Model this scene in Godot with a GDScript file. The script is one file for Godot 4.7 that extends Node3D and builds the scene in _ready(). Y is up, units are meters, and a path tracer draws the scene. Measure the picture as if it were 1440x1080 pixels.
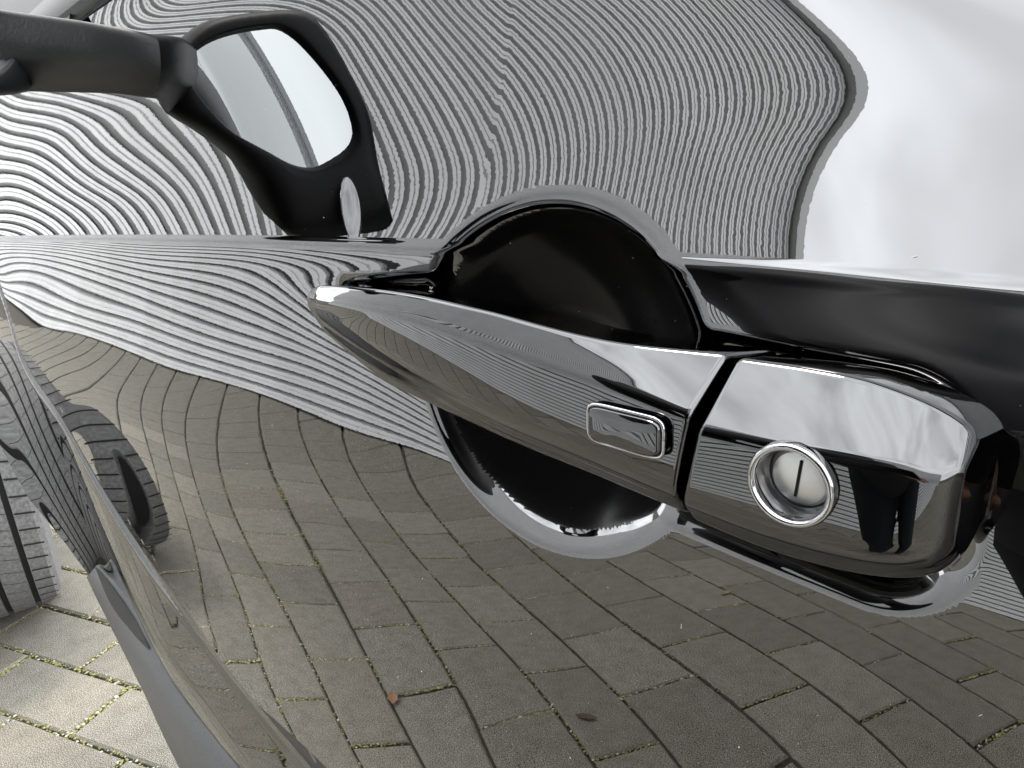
extends Node3D
# World: x runs along the car towards its rear, y is up, z runs from the car's flank out to the slatted wall opposite.

const EXPOSURE := 2.0
const UP_N := 7
const LOW_N := 14
const COLS := 15
# Body panel: heights (in tenths of a millimetre) of two cubic B-spline sheets that meet along the shoulder crease.
const UPPER := [
	587, 115, -258, -765, -734, -415, -140,
	163, 42, -90, -134, -153, -145, -157,
	224, 28, -75, -148, -175, -165, -105,
	212, 41, -94, -167, -200, -275, -233,
	332, 40, -109, -229, -350, -457, -420,
	317, 76, -163, -332, -494, -437, -569,
	526, 84, -207, -369, -909, -905, -883,
	-434, 42, 2, -392, -776, -1020, -1179,
	-295, 18, 18, -273, -633, -986, -1310,
	-1, 29, -49, -268, -579, -935, -1303,
	202, 60, -107, -323, -594, -908, -1242,
	300, 76, -147, -378, -629, -902, -1187,
	334, 78, -170, -412, -656, -905, -1157,
	341, 78, -180, -429, -672, -911, -1147,
	341, 76, -185, -439, -682, -916, -1147]
const LOWER := [
	-63, -19, 8, -11, 16, 89, 107, 92, -33, -53, -53, -100, -194, -308,
	92, 33, -9, -1, 2, -14, -66, 4, 78, 64, 38, -54, -202, -307,
	280, 117, -5, -3, 5, 36, 68, 59, 49, 56, 21, -63, -220, -265,
	493, 240, -10, 0, 1, 5, 37, 126, 183, 173, 146, 56, -93, -183,
	645, 341, -14, 3, -3, -1, 31, 85, 35, 55, 14, -66, -235, -215,
	639, 336, -15, 3, -2, -2, 19, 77, 124, 102, 82, -12, -150, -306,
	485, 230, -15, 5, -7, -10, 14, 59, 110, 113, 82, -6, -149, -289,
	288, 121, -13, 7, -4, 10, 33, 111, 125, 121, 94, 5, -142, -237,
	133, 45, -28, 13, -20, 63, 122, 142, 127, 139, 95, 14, -145, -199,
	38, 66, 106, -94, 126, 172, 164, 134, 151, 134, 105, 14, -140, -194,
	-9, -43, -100, -33, 59, 142, 131, 153, 145, 143, 104, 19, -142, -180,
	-43, -44, -32, -63, 95, 159, 152, 146, 152, 142, 107, 19, -139, -179,
	-54, -52, -49, -45, 71, 147, 139, 149, 147, 140, 103, 16, -141, -173,
	-50, -53, -63, -62, 98, 168, 161, 166, 176, 173, 141, 49, -115, -208,
	-47, -20, 8, 22, -8, 28, 58, 58, 16, -23, -72, -151, -246, -310]
const WALL_Z := 1.8
const PITCH := 0.03
const SLATS := 120

var rng := RandomNumberGenerator.new()
var used := {}
var mat := {}
var car: Node3D


func _ready() -> void:
	rng.seed = 7
	camera_and_light()
	materials()
	ground()
	wall()
	car = thing("car", "glossy black car seen close along its left front door and handle", "car")
	door()
	door_handle()
	side_mirror()
	sill()
	wheel()
	upper_body()
	photographer()
	litter()
	dust()


# ------------------------------------------------------------------ camera, sky, light
func camera_and_light() -> void:
	var cam := Camera3D.new()
	cam.name = "camera"
	var b := Basis(Vector3(0.703197, -0.059670, -0.708487), Vector3(-0.179246, 0.949408, -0.257868), Vector3(0.688030, 0.308326, 0.656925))
	cam.transform = Transform3D(b.orthonormalized(), Vector3(0, 1.0, 0.13))
	cam.fov = 2.0 * rad_to_deg(atan(540.0 / 998.0))
	cam.near = 0.01
	cam.far = 200.0
	add_child(cam)
	cam.current = true
	var n := FastNoiseLite.new()
	n.seed = 11
	n.frequency = 1.3
	n.fractal_octaves = 5
	n.fractal_gain = 0.5
	var im := Image.create(1024, 512, false, Image.FORMAT_RGBF)
	for j in 512:
		var lat := PI * (0.5 - (j + 0.5) / 512.0)
		for i in 1024:
			var lon := TAU * (i + 0.5) / 1024.0
			var d := Vector3(cos(lat) * cos(lon), sin(lat) * 2.0, cos(lat) * sin(lon))
			var c := 1.0 + 0.42 * n.get_noise_3dv(d * 2.2) + 0.22 * n.get_noise_3dv(d * 5.5)
			im.set_pixel(i, j, Color(0.965 * c, 0.985 * c, 1.0 * c))
	var sky := Sky.new()
	var pm := PanoramaSkyMaterial.new()
	pm.panorama = ImageTexture.create_from_image(im)
	pm.energy_multiplier = 1.0
	pm.energy_multiplier = 1.1
	sky.sky_material = pm
	var env := Environment.new()
	env.background_mode = Environment.BG_SKY
	env.sky = sky
	env.background_energy_multiplier = 2.2
	env.tonemap_mode = Environment.TONE_MAPPER_LINEAR
	env.tonemap_exposure = EXPOSURE
	env.sdfgi_enabled = true
	env.ssao_enabled = true
	env.ssil_enabled = true
	var we := WorldEnvironment.new()
	we.name = "world_environment"
	we.environment = env
	add_child(we)
	var sun := DirectionalLight3D.new()
	sun.name = "sun"
	sun.light_energy = 0.7
	sun.light_angular_distance = 14.0
	sun.light_color = Color(1.0, 0.96, 0.9)
	sun.shadow_enabled = true
	add_child(sun)
	sun.look_at_from_position(Vector3(-2.5, 6.5, -1.2), Vector3.ZERO, Vector3.UP)


# ------------------------------------------------------------------ helpers
func numbered(called: String) -> String:
	if not used.has(called):
		used[called] = 0
		return called
	used[called] += 1
	return "%s_%03d" % [called, used[called]]


func thing(called: String, label: String, category: String, at := Vector3.ZERO, group := "") -> Node3D:
	var o := Node3D.new()
	o.name = numbered(called)
	o.position = at
	add_child(o)
	return tag(o, label, category, group)


func tag(o: Node3D, label: String, category: String, group := "") -> Node3D:
	o.set_meta("label", label)
	o.set_meta("category", category)
	if group != "":
		o.set_meta("group", group)
	return o


func part(called: String, mesh: Mesh, m: Material, parent: Node, at := Transform3D.IDENTITY) -> MeshInstance3D:
	var o := MeshInstance3D.new()
	o.name = numbered(called) if parent == self else called
	o.mesh = mesh
	o.material_override = m
	o.transform = at
	parent.add_child(o, true)
	return o


func arrays(v: PackedVector3Array, n: PackedVector3Array, idx: PackedInt32Array) -> ArrayMesh:
	var a := []
	a.resize(Mesh.ARRAY_MAX)
	a[Mesh.ARRAY_VERTEX] = v
	a[Mesh.ARRAY_NORMAL] = n
	a[Mesh.ARRAY_INDEX] = idx
	var m := ArrayMesh.new()
	m.add_surface_from_arrays(Mesh.PRIMITIVE_TRIANGLES, a)
	return m


# A grid of points (rows x columns) with smooth normals; skip holds the quads left out.
func grid(p: Array, closed := false, flip := false, skip := {}) -> ArrayMesh:
	var rows := p.size()
	var cols: int = p[0].size()
	var v := PackedVector3Array()
	for r in rows:
		v.append_array(p[r])
	var n := PackedVector3Array()
	n.resize(v.size())
	var idx := PackedInt32Array()
	var last := cols if closed else cols - 1
	for r in rows - 1:
		for c in last:
			if skip.has(r * cols + c):
				continue
			var a := r * cols + c
			var b := r * cols + (c + 1) % cols
			var d := a + cols
			var e := b + cols
			if flip:
				idx.append_array([a, d, b, b, d, e])
			else:
				idx.append_array([a, b, d, b, e, d])
	for t in range(0, idx.size(), 3):
		var w := (v[idx[t + 2]] - v[idx[t]]).cross(v[idx[t + 1]] - v[idx[t]])
		for k in 3:
			n[idx[t + k]] += w
	for i in n.size():
		n[i] = n[i].normalized() if n[i].length_squared() > 0.0 else Vector3.UP
	return arrays(v, n, idx)


# A tube of given radii along points.
func tube(pts: Array, radii: Array, sides := 12, capped := true) -> ArrayMesh:
	var rows := []
	var up := Vector3.UP
	for i in pts.size():
		var t: Vector3 = (pts[mini(i + 1, pts.size() - 1)] - pts[maxi(i - 1, 0)]).normalized()
		if absf(t.dot(up)) > 0.95:
			up = Vector3.RIGHT
		var s := t.cross(up).normalized()
		var u := s.cross(t).normalized()
		up = u
		var ring := PackedVector3Array()
		for k in sides:
			var a := TAU * k / sides
			ring.append(pts[i] + (s * cos(a) + u * sin(a)) * radii[i])
		rows.append(ring)
	if capped:
		var a0 := PackedVector3Array()
		var a1 := PackedVector3Array()
		for k in sides:
			a0.append(pts[0])
			a1.append(pts[-1])
		rows.insert(0, a0)
		rows.append(a1)
	return grid(rows, true)


# A box with chamfered upper and vertical edges, its base at y = 0 unless centred.
func chamfered(size: Vector3, c: float) -> ArrayMesh:
	var st := SurfaceTool.new()
	st.begin(Mesh.PRIMITIVE_TRIANGLES)
	st.set_smooth_group(-1)
	var h := size * 0.5
	var low := [Vector3(-h.x, -h.y, -h.z), Vector3(h.x, -h.y, -h.z), Vector3(h.x, -h.y, h.z), Vector3(-h.x, -h.y, h.z)]
	var mid := [Vector3(-h.x, h.y - c, -h.z), Vector3(h.x, h.y - c, -h.z), Vector3(h.x, h.y - c, h.z), Vector3(-h.x, h.y - c, h.z)]
	var top := [Vector3(-h.x + c, h.y, -h.z + c), Vector3(h.x - c, h.y, -h.z + c), Vector3(h.x - c, h.y, h.z - c), Vector3(-h.x + c, h.y, h.z - c)]
	for k in 4:
		var l := (k + 1) % 4
		quad(st, low[k], low[l], mid[l], mid[k])
		quad(st, mid[k], mid[l], top[l], top[k])
	quad(st, top[0], top[1], top[2], top[3])
	st.generate_normals()
	return st.commit()


func quad(st: SurfaceTool, a: Vector3, b: Vector3, c: Vector3, d: Vector3) -> void:
	for q: Vector3 in [a, c, b, a, d, c]:
		st.add_vertex(q)


func box(st: SurfaceTool, at: Vector3, size: Vector3) -> void:
	var h := size * 0.5
	var p := []
	for k in 8:
		p.append(at + Vector3(h.x if k & 1 else -h.x, h.y if k & 2 else -h.y, h.z if k & 4 else -h.z))
	quad(st, p[0], p[1], p[3], p[2])
	quad(st, p[5], p[4], p[6], p[7])
	quad(st, p[4], p[0], p[2], p[6])
	quad(st, p[1], p[5], p[7], p[3])
	quad(st, p[2], p[3], p[7], p[6])
	quad(st, p[4], p[5], p[1], p[0])


# Polygon in the plane across +x, extruded along x.
func extrude(poly: Array, x0: float, x1: float) -> ArrayMesh:
	var st := SurfaceTool.new()
	st.begin(Mesh.PRIMITIVE_TRIANGLES)
	st.set_smooth_group(-1)
	var n := poly.size()
	for k in n:
		var a: Vector2 = poly[k]
		var b: Vector2 = poly[(k + 1) % n]
		quad(st, Vector3(x0, a.y, a.x), Vector3(x1, a.y, a.x), Vector3(x1, b.y, b.x), Vector3(x0, b.y, b.x))
	st.generate_normals()
	return st.commit()


# ------------------------------------------------------------------ materials
func plain(c: Color, rough: float, metal := 0.0, spec := 0.5) -> StandardMaterial3D:
	var m := StandardMaterial3D.new()
	m.albedo_color = c.linear_to_srgb()
	m.roughness = rough
	m.metallic = metal
	m.metallic_specular = spec
	return m


func noise_tex(freq: float, oct: int, ramp: Array, seed_: int, size := 512, normal := 0.0, kind := FastNoiseLite.TYPE_SIMPLEX_SMOOTH) -> NoiseTexture2D:
	var n := FastNoiseLite.new()
	n.seed = seed_
	n.noise_type = kind
	n.frequency = freq
	n.fractal_octaves = oct
	var t := NoiseTexture2D.new()
	t.width = size
	t.height = size
	t.seamless = true
	t.noise = n
	if normal > 0.0:
		t.as_normal_map = true
		t.bump_strength = normal
	elif ramp.size():
		var g := Gradient.new()
		var off := PackedFloat32Array()
		var col := PackedColorArray()
		for r in ramp:
			off.append(r[0])
			col.append(Color(r[1], r[2], r[3]))
		g.offsets = off
		g.colors = col
		t.color_ramp = g
	return t


func triplanar(m: StandardMaterial3D, scale: float) -> void:
	m.uv1_triplanar = true
	m.uv1_world_triplanar = true
	m.uv1_scale = Vector3.ONE * scale


func materials() -> void:
	var peel := noise_tex(0.045, 2, [], 3, 512, 1.0)
	mat.paint = plain(Color(0.152, 0.153, 0.157), 0.0, 1.0)
	mat.paint.normal_enabled = true
	mat.paint.normal_texture = peel
	mat.paint.normal_scale = 0.0040
	triplanar(mat.paint, 19.0)
	mat.bowl = plain(Color(0.006, 0.006, 0.0065), 0.16, 0.0, 0.28)
	mat.bowl.albedo_texture = noise_tex(0.42, 1, [[0.0, 0.5, 0.5, 0.5], [0.62, 0.6, 0.6, 0.6], [0.72, 1, 1, 1], [1.0, 1, 1, 1]], 8, 512)
	mat.bowl.albedo_color = Color(0.008, 0.008, 0.0085).linear_to_srgb()
	triplanar(mat.bowl, 14.0)
	mat.handle = plain(Color(0.105, 0.106, 0.109), 0.0, 1.0)
	mat.chrome = plain(Color(0.42, 0.42, 0.43), 0.05, 1.0)
	mat.brushed = plain(Color(0.56, 0.565, 0.57), 0.3, 1.0)
	mat.black_gloss = plain(Color(0.006, 0.006, 0.006), 0.08)
	mat.plastic = plain(Color(0.011, 0.0115, 0.0125), 0.5, 0.0, 0.4)
	mat.plastic.normal_enabled = true
	mat.plastic.normal_texture = noise_tex(0.12, 2, [], 5, 256, 3.0)
	mat.plastic.normal_scale = 0.12
	triplanar(mat.plastic, 14.0)
	mat.cladding = plain(Color(0.062, 0.064, 0.068), 0.42)
	mat.cladding.normal_enabled = true
	mat.cladding.normal_texture = mat.plastic.normal_texture
	mat.cladding.normal_scale = 0.3
	triplanar(mat.cladding, 14.0)
	mat.mirror = plain(Color(0.8, 0.83, 0.83), 0.0, 1.0)
	mat.glass_dark = plain(Color(0.03, 0.042, 0.04), 0.02, 0.0, 0.6)
	mat.gap = plain(Color(0.004, 0.004, 0.004), 0.9)
	mat.rubber = plain(Color(0.21, 0.21, 0.212), 0.85)
	mat.rubber.albedo_texture = noise_tex(0.06, 4, [[0.0, 0.6, 0.6, 0.6], [0.5, 0.8, 0.8, 0.8], [1.0, 1, 1, 1]], 21, 512)
	triplanar(mat.rubber, 3.0)
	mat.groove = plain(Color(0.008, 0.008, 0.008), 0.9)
	mat.slat = plain(Color(0.86, 0.87, 0.88), 0.5)
	mat.slat.albedo_texture = noise_tex(0.02, 3, [[0.0, 0.93, 0.93, 0.925], [1.0, 1, 1, 1]], 31, 256)
	triplanar(mat.slat, 0.5)
	mat.coping = plain(Color(0.55, 0.56, 0.56), 0.6)
	mat.backing = plain(Color(0.085, 0.085, 0.08), 0.9)
	mat.paver = []
	var grain := noise_tex(0.13, 3, [[0.0, 0.22, 0.21, 0.20], [0.30, 0.40, 0.385, 0.36], [0.45, 0.66, 0.64, 0.60], [0.58, 0.78, 0.76, 0.71], [0.68, 0.98, 0.97, 0.93], [1.0, 1, 1, 1]], 41, 1024)
	var blotch := noise_tex(0.012, 4, [[0.0, 0.88, 0.875, 0.86], [0.5, 0.95, 0.95, 0.94], [1.0, 1, 1, 1]], 42, 512)
	var bump := noise_tex(0.13, 3, [], 41, 1024, 5.0)
	for k in 4:
		var shade: Color = [Color(0.425, 0.42, 0.41), Color(0.365, 0.362, 0.355), Color(0.465, 0.46, 0.45), Color(0.40, 0.39, 0.375)][k]
		var m := plain(shade, 0.9)
		m.albedo_texture = grain
		m.normal_enabled = true
		m.normal_texture = bump
		m.normal_scale = 0.6
		triplanar(m, 3.1)
		m.detail_enabled = true
		m.detail_albedo = blotch
		m.detail_blend_mode = BaseMaterial3D.BLEND_MODE_MUL
		m.detail_uv_layer = BaseMaterial3D.DETAIL_UV_1
		mat.paver.append(m)
	mat.soil = plain(Color(0.045, 0.04, 0.032), 0.95)
	mat.moss = plain(Color(0.20, 0.20, 0.07), 0.9)
	mat.leaf = plain(Color(0.20, 0.10, 0.045), 0.8)
	mat.jacket = plain(Color(0.028, 0.028, 0.032), 0.8)
	mat.trousers = plain(Color(0.012, 0.014, 0.018), 0.85)
	mat.skin = plain(Color(0.40, 0.22, 0.15), 0.55)
	mat.hair = plain(Color(0.03, 0.02, 0.014), 0.6)
	mat.phone = plain(Color(0.01, 0.01, 0.011), 0.2)
	mat.shoe = plain(Color(0.16, 0.10, 0.06), 0.6)


# ------------------------------------------------------------------ paving and moss
const PAVE_TURN := 0.40
const PAVE_L := 0.310
const PAVE_W := 0.140
const PAVE_AT := Vector2(-1.545, 0.075)


func pave(u: float, w: float) -> Vector3:
	var e := Vector2(cos(PAVE_TURN), -sin(PAVE_TURN))
	var f := Vector2(sin(PAVE_TURN), cos(PAVE_TURN))
	var p := PAVE_AT + e * u + f * w
	return Vector3(p.x, 0, p.y)


func ground() -> void:
	var st := SurfaceTool.new()
	st.begin(Mesh.PRIMITIVE_TRIANGLES)
	st.set_smooth_group(-1)
	quad(st, Vector3(-90, 0, -90), Vector3(90, 0, -90), Vector3(90, 0, 90), Vector3(-90, 0, 90))
	st.generate_normals()
	var g := part("ground", st.commit(), mat.soil, self, Transform3D(Basis.IDENTITY, Vector3(0, -0.009, 0)))
	g.set_meta("kind", "structure")
	g.set_meta("label", "sandy bed under the grey paving")
	g.set_meta("category", "ground")
	var shapes := []
	for k in 4:
		shapes.append(chamfered(Vector3(PAVE_L - 0.0055 - 0.0007 * (k % 2), 0.05, PAVE_W - 0.0055 - 0.0007 * (k / 2)), 0.0045))
	var all := []
	for r in range(-30, 54):
		for c in range(-37, 41):
			var u := (c + 0.5) * PAVE_L + (PAVE_L * 0.5 if r % 2 else 0.0) + rng.randf_range(-0.004, 0.004)
			var q := pave(u, (r + 0.5) * PAVE_W)
			if q.z > WALL_Z + 0.15 or q.z < -2.2 or q.x < -9.0 or q.x > 3.5:
				continue
			all.append([Vector2(q.x + 1.1, (q.z - 0.45) * 1.4).length(), q])
	all.sort_custom(func(a, b): return a[0] < b[0])
	var far := SurfaceTool.new()
	far.begin(Mesh.PRIMITIVE_TRIANGLES)
	for i in all.size():
		var q: Vector3 = all[i][1]
		var b := Basis(Vector3.UP, PAVE_TURN + rng.randf_range(-0.008, 0.008)) * Basis(Vector3(1, 0, 0), rng.randf_range(-0.006, 0.006)) * Basis(Vector3(0, 0, 1), rng.randf_range(-0.005, 0.005))
		var t := Transform3D(b, q + Vector3(0, -0.025 + rng.randf_range(-0.0015, 0.0015), 0))
		var k := rng.randi() % 4
		if i < 300:
			part("paving_stone", shapes[k], mat.paver[rng.randi() % 4], g, Transform3D(t.basis, t.origin + Vector3(0, 0.009, 0)))
		else:
			far.append_from(shapes[k], 0, t)
	var f := part("paving_stones_beyond", far.commit(), mat.paver[1], g, Transform3D(Basis.IDENTITY, Vector3(0, 0.009, 0)))
	f.set_meta("kind", "stuff")
	# moss and grit in the joints
	var blob := SphereMesh.new()
	blob.radius = 0.5
	blob.height = 1.0
	blob.radial_segments = 6
	blob.rings = 3
	var mm := MultiMesh.new()
	mm.transform_format = MultiMesh.TRANSFORM_3D
	mm.use_colors = true
	mm.mesh = blob
	var at := []
	var n := FastNoiseLite.new()
	n.seed = 5
	n.frequency = 1.7
	for i in 42000:
		var p := Vector3(rng.randf_range(-3.0, 0.2), 0, rng.randf_range(-0.4, 1.5))
		var rel := Vector2(p.x, p.z) - PAVE_AT
		var u := rel.dot(Vector2(cos(PAVE_TURN), -sin(PAVE_TURN)))
		var w := rel.dot(Vector2(sin(PAVE_TURN), cos(PAVE_TURN)))
		var row := floori(w / PAVE_W)
		if rng.randf() < 0.5:
			w = roundf(w / PAVE_W) * PAVE_W
		else:
			var s := PAVE_L * 0.5 if row % 2 else 0.0
			u = roundf((u - s) / PAVE_L) * PAVE_L + s
		var head := absf(w / PAVE_W - roundf(w / PAVE_W)) > 0.02
		var near := 0.35 if p.x < -1.1 and p.z < 0.4 else 0.0
		var much := near + n.get_noise_2d(u * 2.0, w * 2.0) * 0.9 + (0.35 if head else 0.0) + 0.25 * clampf(-p.x - 1.0, -0.6, 0.5)
		if rng.randf() > 0.12 + much:
			continue
		var jit := Vector2(rng.randfn(0.0, 0.0022 + 0.006 * near), rng.randfn(0.0, 0.0022 + 0.006 * near))
		at.append([pave(u + jit.x, w + jit.y), rng.randf_range(0.002, 0.0055), rng.randf()])
	mm.instance_count = at.size()
	for i in at.size():
		var s: float = at[i][1]
		mm.set_instance_transform(i, Transform3D(Basis(Vector3.UP, at[i][2] * 6.0).scaled(Vector3(s, s * 0.7, s * 1.3)), at[i][0] + Vector3(0, -0.0035 + 0.002 * at[i][2], 0)))
		var tint := Color(0.12, 0.13, 0.035).lerp(Color(0.30, 0.28, 0.12), at[i][2])
		if at[i][2] > 0.86:
			tint = Color(0.42, 0.40, 0.36)
		mm.set_instance_color(i, tint)
	var mi := MultiMeshInstance3D.new()
	mi.name = "moss"
	mi.multimesh = mm
	var mk := plain(Color.WHITE, 0.95)
	mk.vertex_color_use_as_albedo = true
	mi.material_override = mk
	add_child(mi)
	tag(mi, "yellow green moss and grit in the joints of the grey paving", "moss")
	mi.set_meta("kind", "stuff")


# ------------------------------------------------------------------ slatted wall
func wall() -> void:
	var w := thing("slatted_wall", "tall white wall of narrow horizontal slats mirrored in the black door", "wall", Vector3(-6.5, 0, WALL_Z))
	var h := 0.0066
	var slat := extrude([Vector2(0.0, -0.0090), Vector2(0.0, -0.0016), Vector2(0.004, -0.0006), Vector2(0.004, 0.0006), Vector2(0.0, 0.0016), Vector2(0.0, 0.0090), Vector2(0.020, 0.0090), Vector2(0.020, -0.0090)], -9.0, 9.0)
	for k in SLATS:
		part("slat", slat, mat.slat, w, Transform3D(Basis.IDENTITY, Vector3(0, (k + 0.5) * PITCH, 0)))
	part("backing_board", extrude([Vector2(0.0205, 0.0), Vector2(0.0205, SLATS * PITCH), Vector2(0.2, SLATS * PITCH), Vector2(0.2, 0.0)], -9.0, 9.0), mat.backing, w)
	part("coping", extrude([Vector2(-0.02, SLATS * PITCH), Vector2(-0.02, SLATS * PITCH + 0.035), Vector2(0.22, SLATS * PITCH + 0.035), Vector2(0.22, SLATS * PITCH)], -9.0, 9.0), mat.coping, w)


# ------------------------------------------------------------------ the body panel as one height field z(x, y)
func crease(x: float) -> float:
	return 0.9755 - 0.030 * pow(maxf((-x - 0.15) / 0.85, 0.0), 1.2)


func weights(t: float, n: int) -> Array:
	var k := n - 3
	var u := clampf(t, 0.0, 1.0) * k
	var i := mini(int(u), k - 1)
	var f := u - i
	var g := 1.0 - f
	return [i, g * g * g / 6.0, (3.0 * f * f * f - 6.0 * f * f + 4.0) / 6.0, (-3.0 * f * f * f + 3.0 * f * f + 3.0 * f + 1.0) / 6.0, f * f * f / 6.0]


func sheet(table: Array, n: int, a: Array, t: float) -> float:
	var b := weights(t, n)
	var s := 0.0
	var i: int = a[0]
	var j: int = b[0]
	for p in 4:
		var o := (i + p) * n + j
		s += a[p + 1] * (table[o] * b[1] + table[o + 1] * b[2] + table[o + 2] * b[3] + table[o + 3] * b[4])
	return s * 0.0001


func smin(a: float, b: float, k: float) -> float:
	var h := clampf(0.5 + 0.5 * (b - a) / k, 0.0, 1.0)
	return lerpf(b, a, h) - k * h * (1.0 - h)


# Lower edge of the door skin: up along the front shut line, back along the valley above the sill.
const EDGE := [[-1.30, 1.02], [-0.95, 0.935], [-0.866, 0.905], [-0.802, 0.842], [-0.698, 0.803], [-0.616, 0.752], [-0.548, 0.722], [-0.47, 0.700], [-0.40, 0.688], [-0.30, 0.680], [-0.1, 0.674], [0.2, 0.67]]


func edge_y(x: float) -> float:
	var i := 0
	while i < EDGE.size() - 2 and x > EDGE[i + 1][0]:
		i += 1
	var p0: Array = EDGE[maxi(i - 1, 0)]
	var p1: Array = EDGE[i]
	var p2: Array = EDGE[i + 1]
	var p3: Array = EDGE[mini(i + 2, EDGE.size() - 1)]
	var t := clampf((x - p1[0]) / (p2[0] - p1[0]), 0.0, 1.0)
	var m1: float = (p2[1] - p0[1]) / (p2[0] - p0[0]) * (p2[0] - p1[0])
	var m2: float = (p3[1] - p1[1]) / (p3[0] - p1[0]) * (p2[0] - p1[0])
	var t2 := t * t
	var t3 := t2 * t
	return (2 * t3 - 3 * t2 + 1) * p1[1] + (t3 - 2 * t2 + t) * m1 + (-2 * t3 + 3 * t2) * p2[1] + (t3 - t2) * m2


func capsule_gap(x: float, y: float) -> float:
	# signed distance to the footprint of the handle and its rear cover
	var p := Vector2(x, y)
	var d := 1.0
	var a := Vector2(-0.2155, 0.9555)
	var b := Vector2(-0.165, 0.9505)
	var t := clampf((p - a).dot(b - a) / (b - a).length_squared(), 0.0, 1.0)
	d = minf(d, (p - a - (b - a) * t).length() - lerpf(0.005, 0.0145, t))
	var q := (p - Vector2(-0.0605, 0.9425)).abs() - Vector2(0.0345, 0.0150) + Vector2.ONE * 0.010
	d = minf(d, Vector2(maxf(q.x, 0), maxf(q.y, 0)).length() + minf(maxf(q.x, q.y), 0.0) - 0.010)
	return d


func skin(x: float, y: float) -> float:
	var v := y - crease(x)
	var z := 0.0
	var w := smoothstep(-0.0022, 0.0022, v)
	if w < 1.0:
		z += (1.0 - w) * sheet(LOWER, LOW_N, weights((-log(0.25 - clampf(x, -3.0, 0.13)) + 0.5) / 2.65, COLS), sqrt(clampf((0.02 - v) / 0.44, 0.0, 1.0)))
	if w > 0.0:
		z += w * sheet(UPPER, UP_N, weights((1.0 / (0.25 - clampf(x, -3.0, 0.012)) - 0.6) / 7.8, COLS), (v + 0.012) / 0.150)
	# flared sill and front fender below the edge
	var e := edge_y(x) - y
	if e > -0.02:
		var steep := 0.34 * smoothstep(-0.72, -0.5, x)
		z += steep * smin(0.5 * (e + sqrt(e * e + 0.000016)), 0.058, 0.02)
		z -= 0.0035 * exp(-(e * e) / 0.000012) * (1.0 - 0.8 * smoothstep(-0.62, -0.5, x))
	# bowl behind the handle
	var r2 := pow((x + 0.1225) / 0.0505, 2.0) + pow((y - 0.9452) / 0.0432, 2.0)
	if r2 < 1.6:
		z = lerpf(z, 0.0052 + 0.0647 * (x + 0.1225) - 0.1818 * (y - 0.9452) - 1.723 * (y - 0.9452) * (y - 0.9452), smoothstep(1.05, 0.7, r2))
		z += smin(0.0, -0.031 * (1.0 - r2), 0.005)
	# seat of the handle
	if x > -0.24 and x < 0.0 and y > 0.91 and y < 0.99 and (r2 > 0.85 or x < -0.165 or x > -0.078):
		var d := capsule_gap(x, y)
		var reach := lerpf(0.0015, 0.0045, smoothstep(-0.2, -0.06, x))
		z += (smoothstep(0.85, 1.25, r2) if x > -0.19 else 1.0) * maxf(smin(0.0, (d - reach) * 1.3, 0.0035), -lerpf(0.003, 0.010, smoothstep(-0.2, -0.06, x)))
	return z


func lines(a: Array) -> PackedFloat32Array:
	var o := PackedFloat32Array()
	for s in a:
		var n: int = s[2]
		for k in n:
			o.append(lerpf(s[0], s[1], float(k) / n))
	o.append(a[-1][1])
	return o


func door() -> void:
	var xs := lines([[-1.25, -0.7, 110], [-0.7, -0.26, 130], [-0.26, -0.01, 330], [-0.01, 0.16, 40]])
	var vs := lines([[-0.40, -0.115, 120], [-0.115, -0.004, 170], [-0.004, 0.004, 16], [0.004, 0.03, 40], [0.03, 0.125, 60]])
	var v := PackedVector3Array()
	var nn := PackedVector3Array()
	var e := 0.0002
	for y in vs:
		for x in xs:
			var yy := crease(x) + y
			var z := skin(x, yy)
			v.append(Vector3(x, yy, z))
			nn.append(Vector3(-(skin(x + e, yy) - z) / e, -(skin(x, yy + e) - z) / e, 1.0).normalized())
	var idx := PackedInt32Array()
	var bowl := PackedInt32Array()
	var c := xs.size()
	for r in vs.size() - 1:
		for k in c - 1:
			var a := r * c + k
			if v[a + c].y < 0.626 and v[a].x > -0.76:
				continue
			var q := [a, a + c, a + 1, a + 1, a + c, a + c + 1]
			if pow((v[a].x + 0.1225) / 0.0505, 2.0) + pow((v[a].y - 0.9452) / 0.0432, 2.0) < 0.89:
				bowl.append_array(q)
			else:
				idx.append_array(q)
	var skin_part := part("door_skin", arrays(v, nn, idx), mat.paint, car)
	part("handle_bowl", arrays(v, nn, bowl), mat.bowl, skin_part)


# ------------------------------------------------------------------ handle
const BAR := [
	[-0.2225, 0.9572, 0.0097, 0.9565, 0.0105, 0.9550, 0.0105, 0.9543, 0.0095],
	[-0.2195, 0.9595, 0.0125, 0.9578, 0.0137, 0.9545, 0.0139, 0.9492, 0.0090],
	[-0.2120, 0.9620, 0.0153, 0.9588, 0.0168, 0.9545, 0.0170, 0.9455, 0.0115],
	[-0.2000, 0.9645, 0.0187, 0.9597, 0.0207, 0.9546, 0.0210, 0.9428, 0.0145],
	[-0.1700, 0.9674, 0.0245, 0.9624, 0.0266, 0.9522, 0.0269, 0.9377, 0.0190],
	[-0.1400, 0.9690, 0.0286, 0.9634, 0.0309, 0.9492, 0.0313, 0.9364, 0.0222],
	[-0.1100, 0.9687, 0.0312, 0.9626, 0.0340, 0.9457, 0.0344, 0.9353, 0.0240],
	[-0.0800, 0.9667, 0.0309, 0.9608, 0.0356, 0.9440, 0.0360, 0.9347, 0.0245],
	[-0.0592, 0.9666, 0.0270, 0.9582, 0.0361, 0.9425, 0.0365, 0.9338, 0.0242],
]
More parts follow.
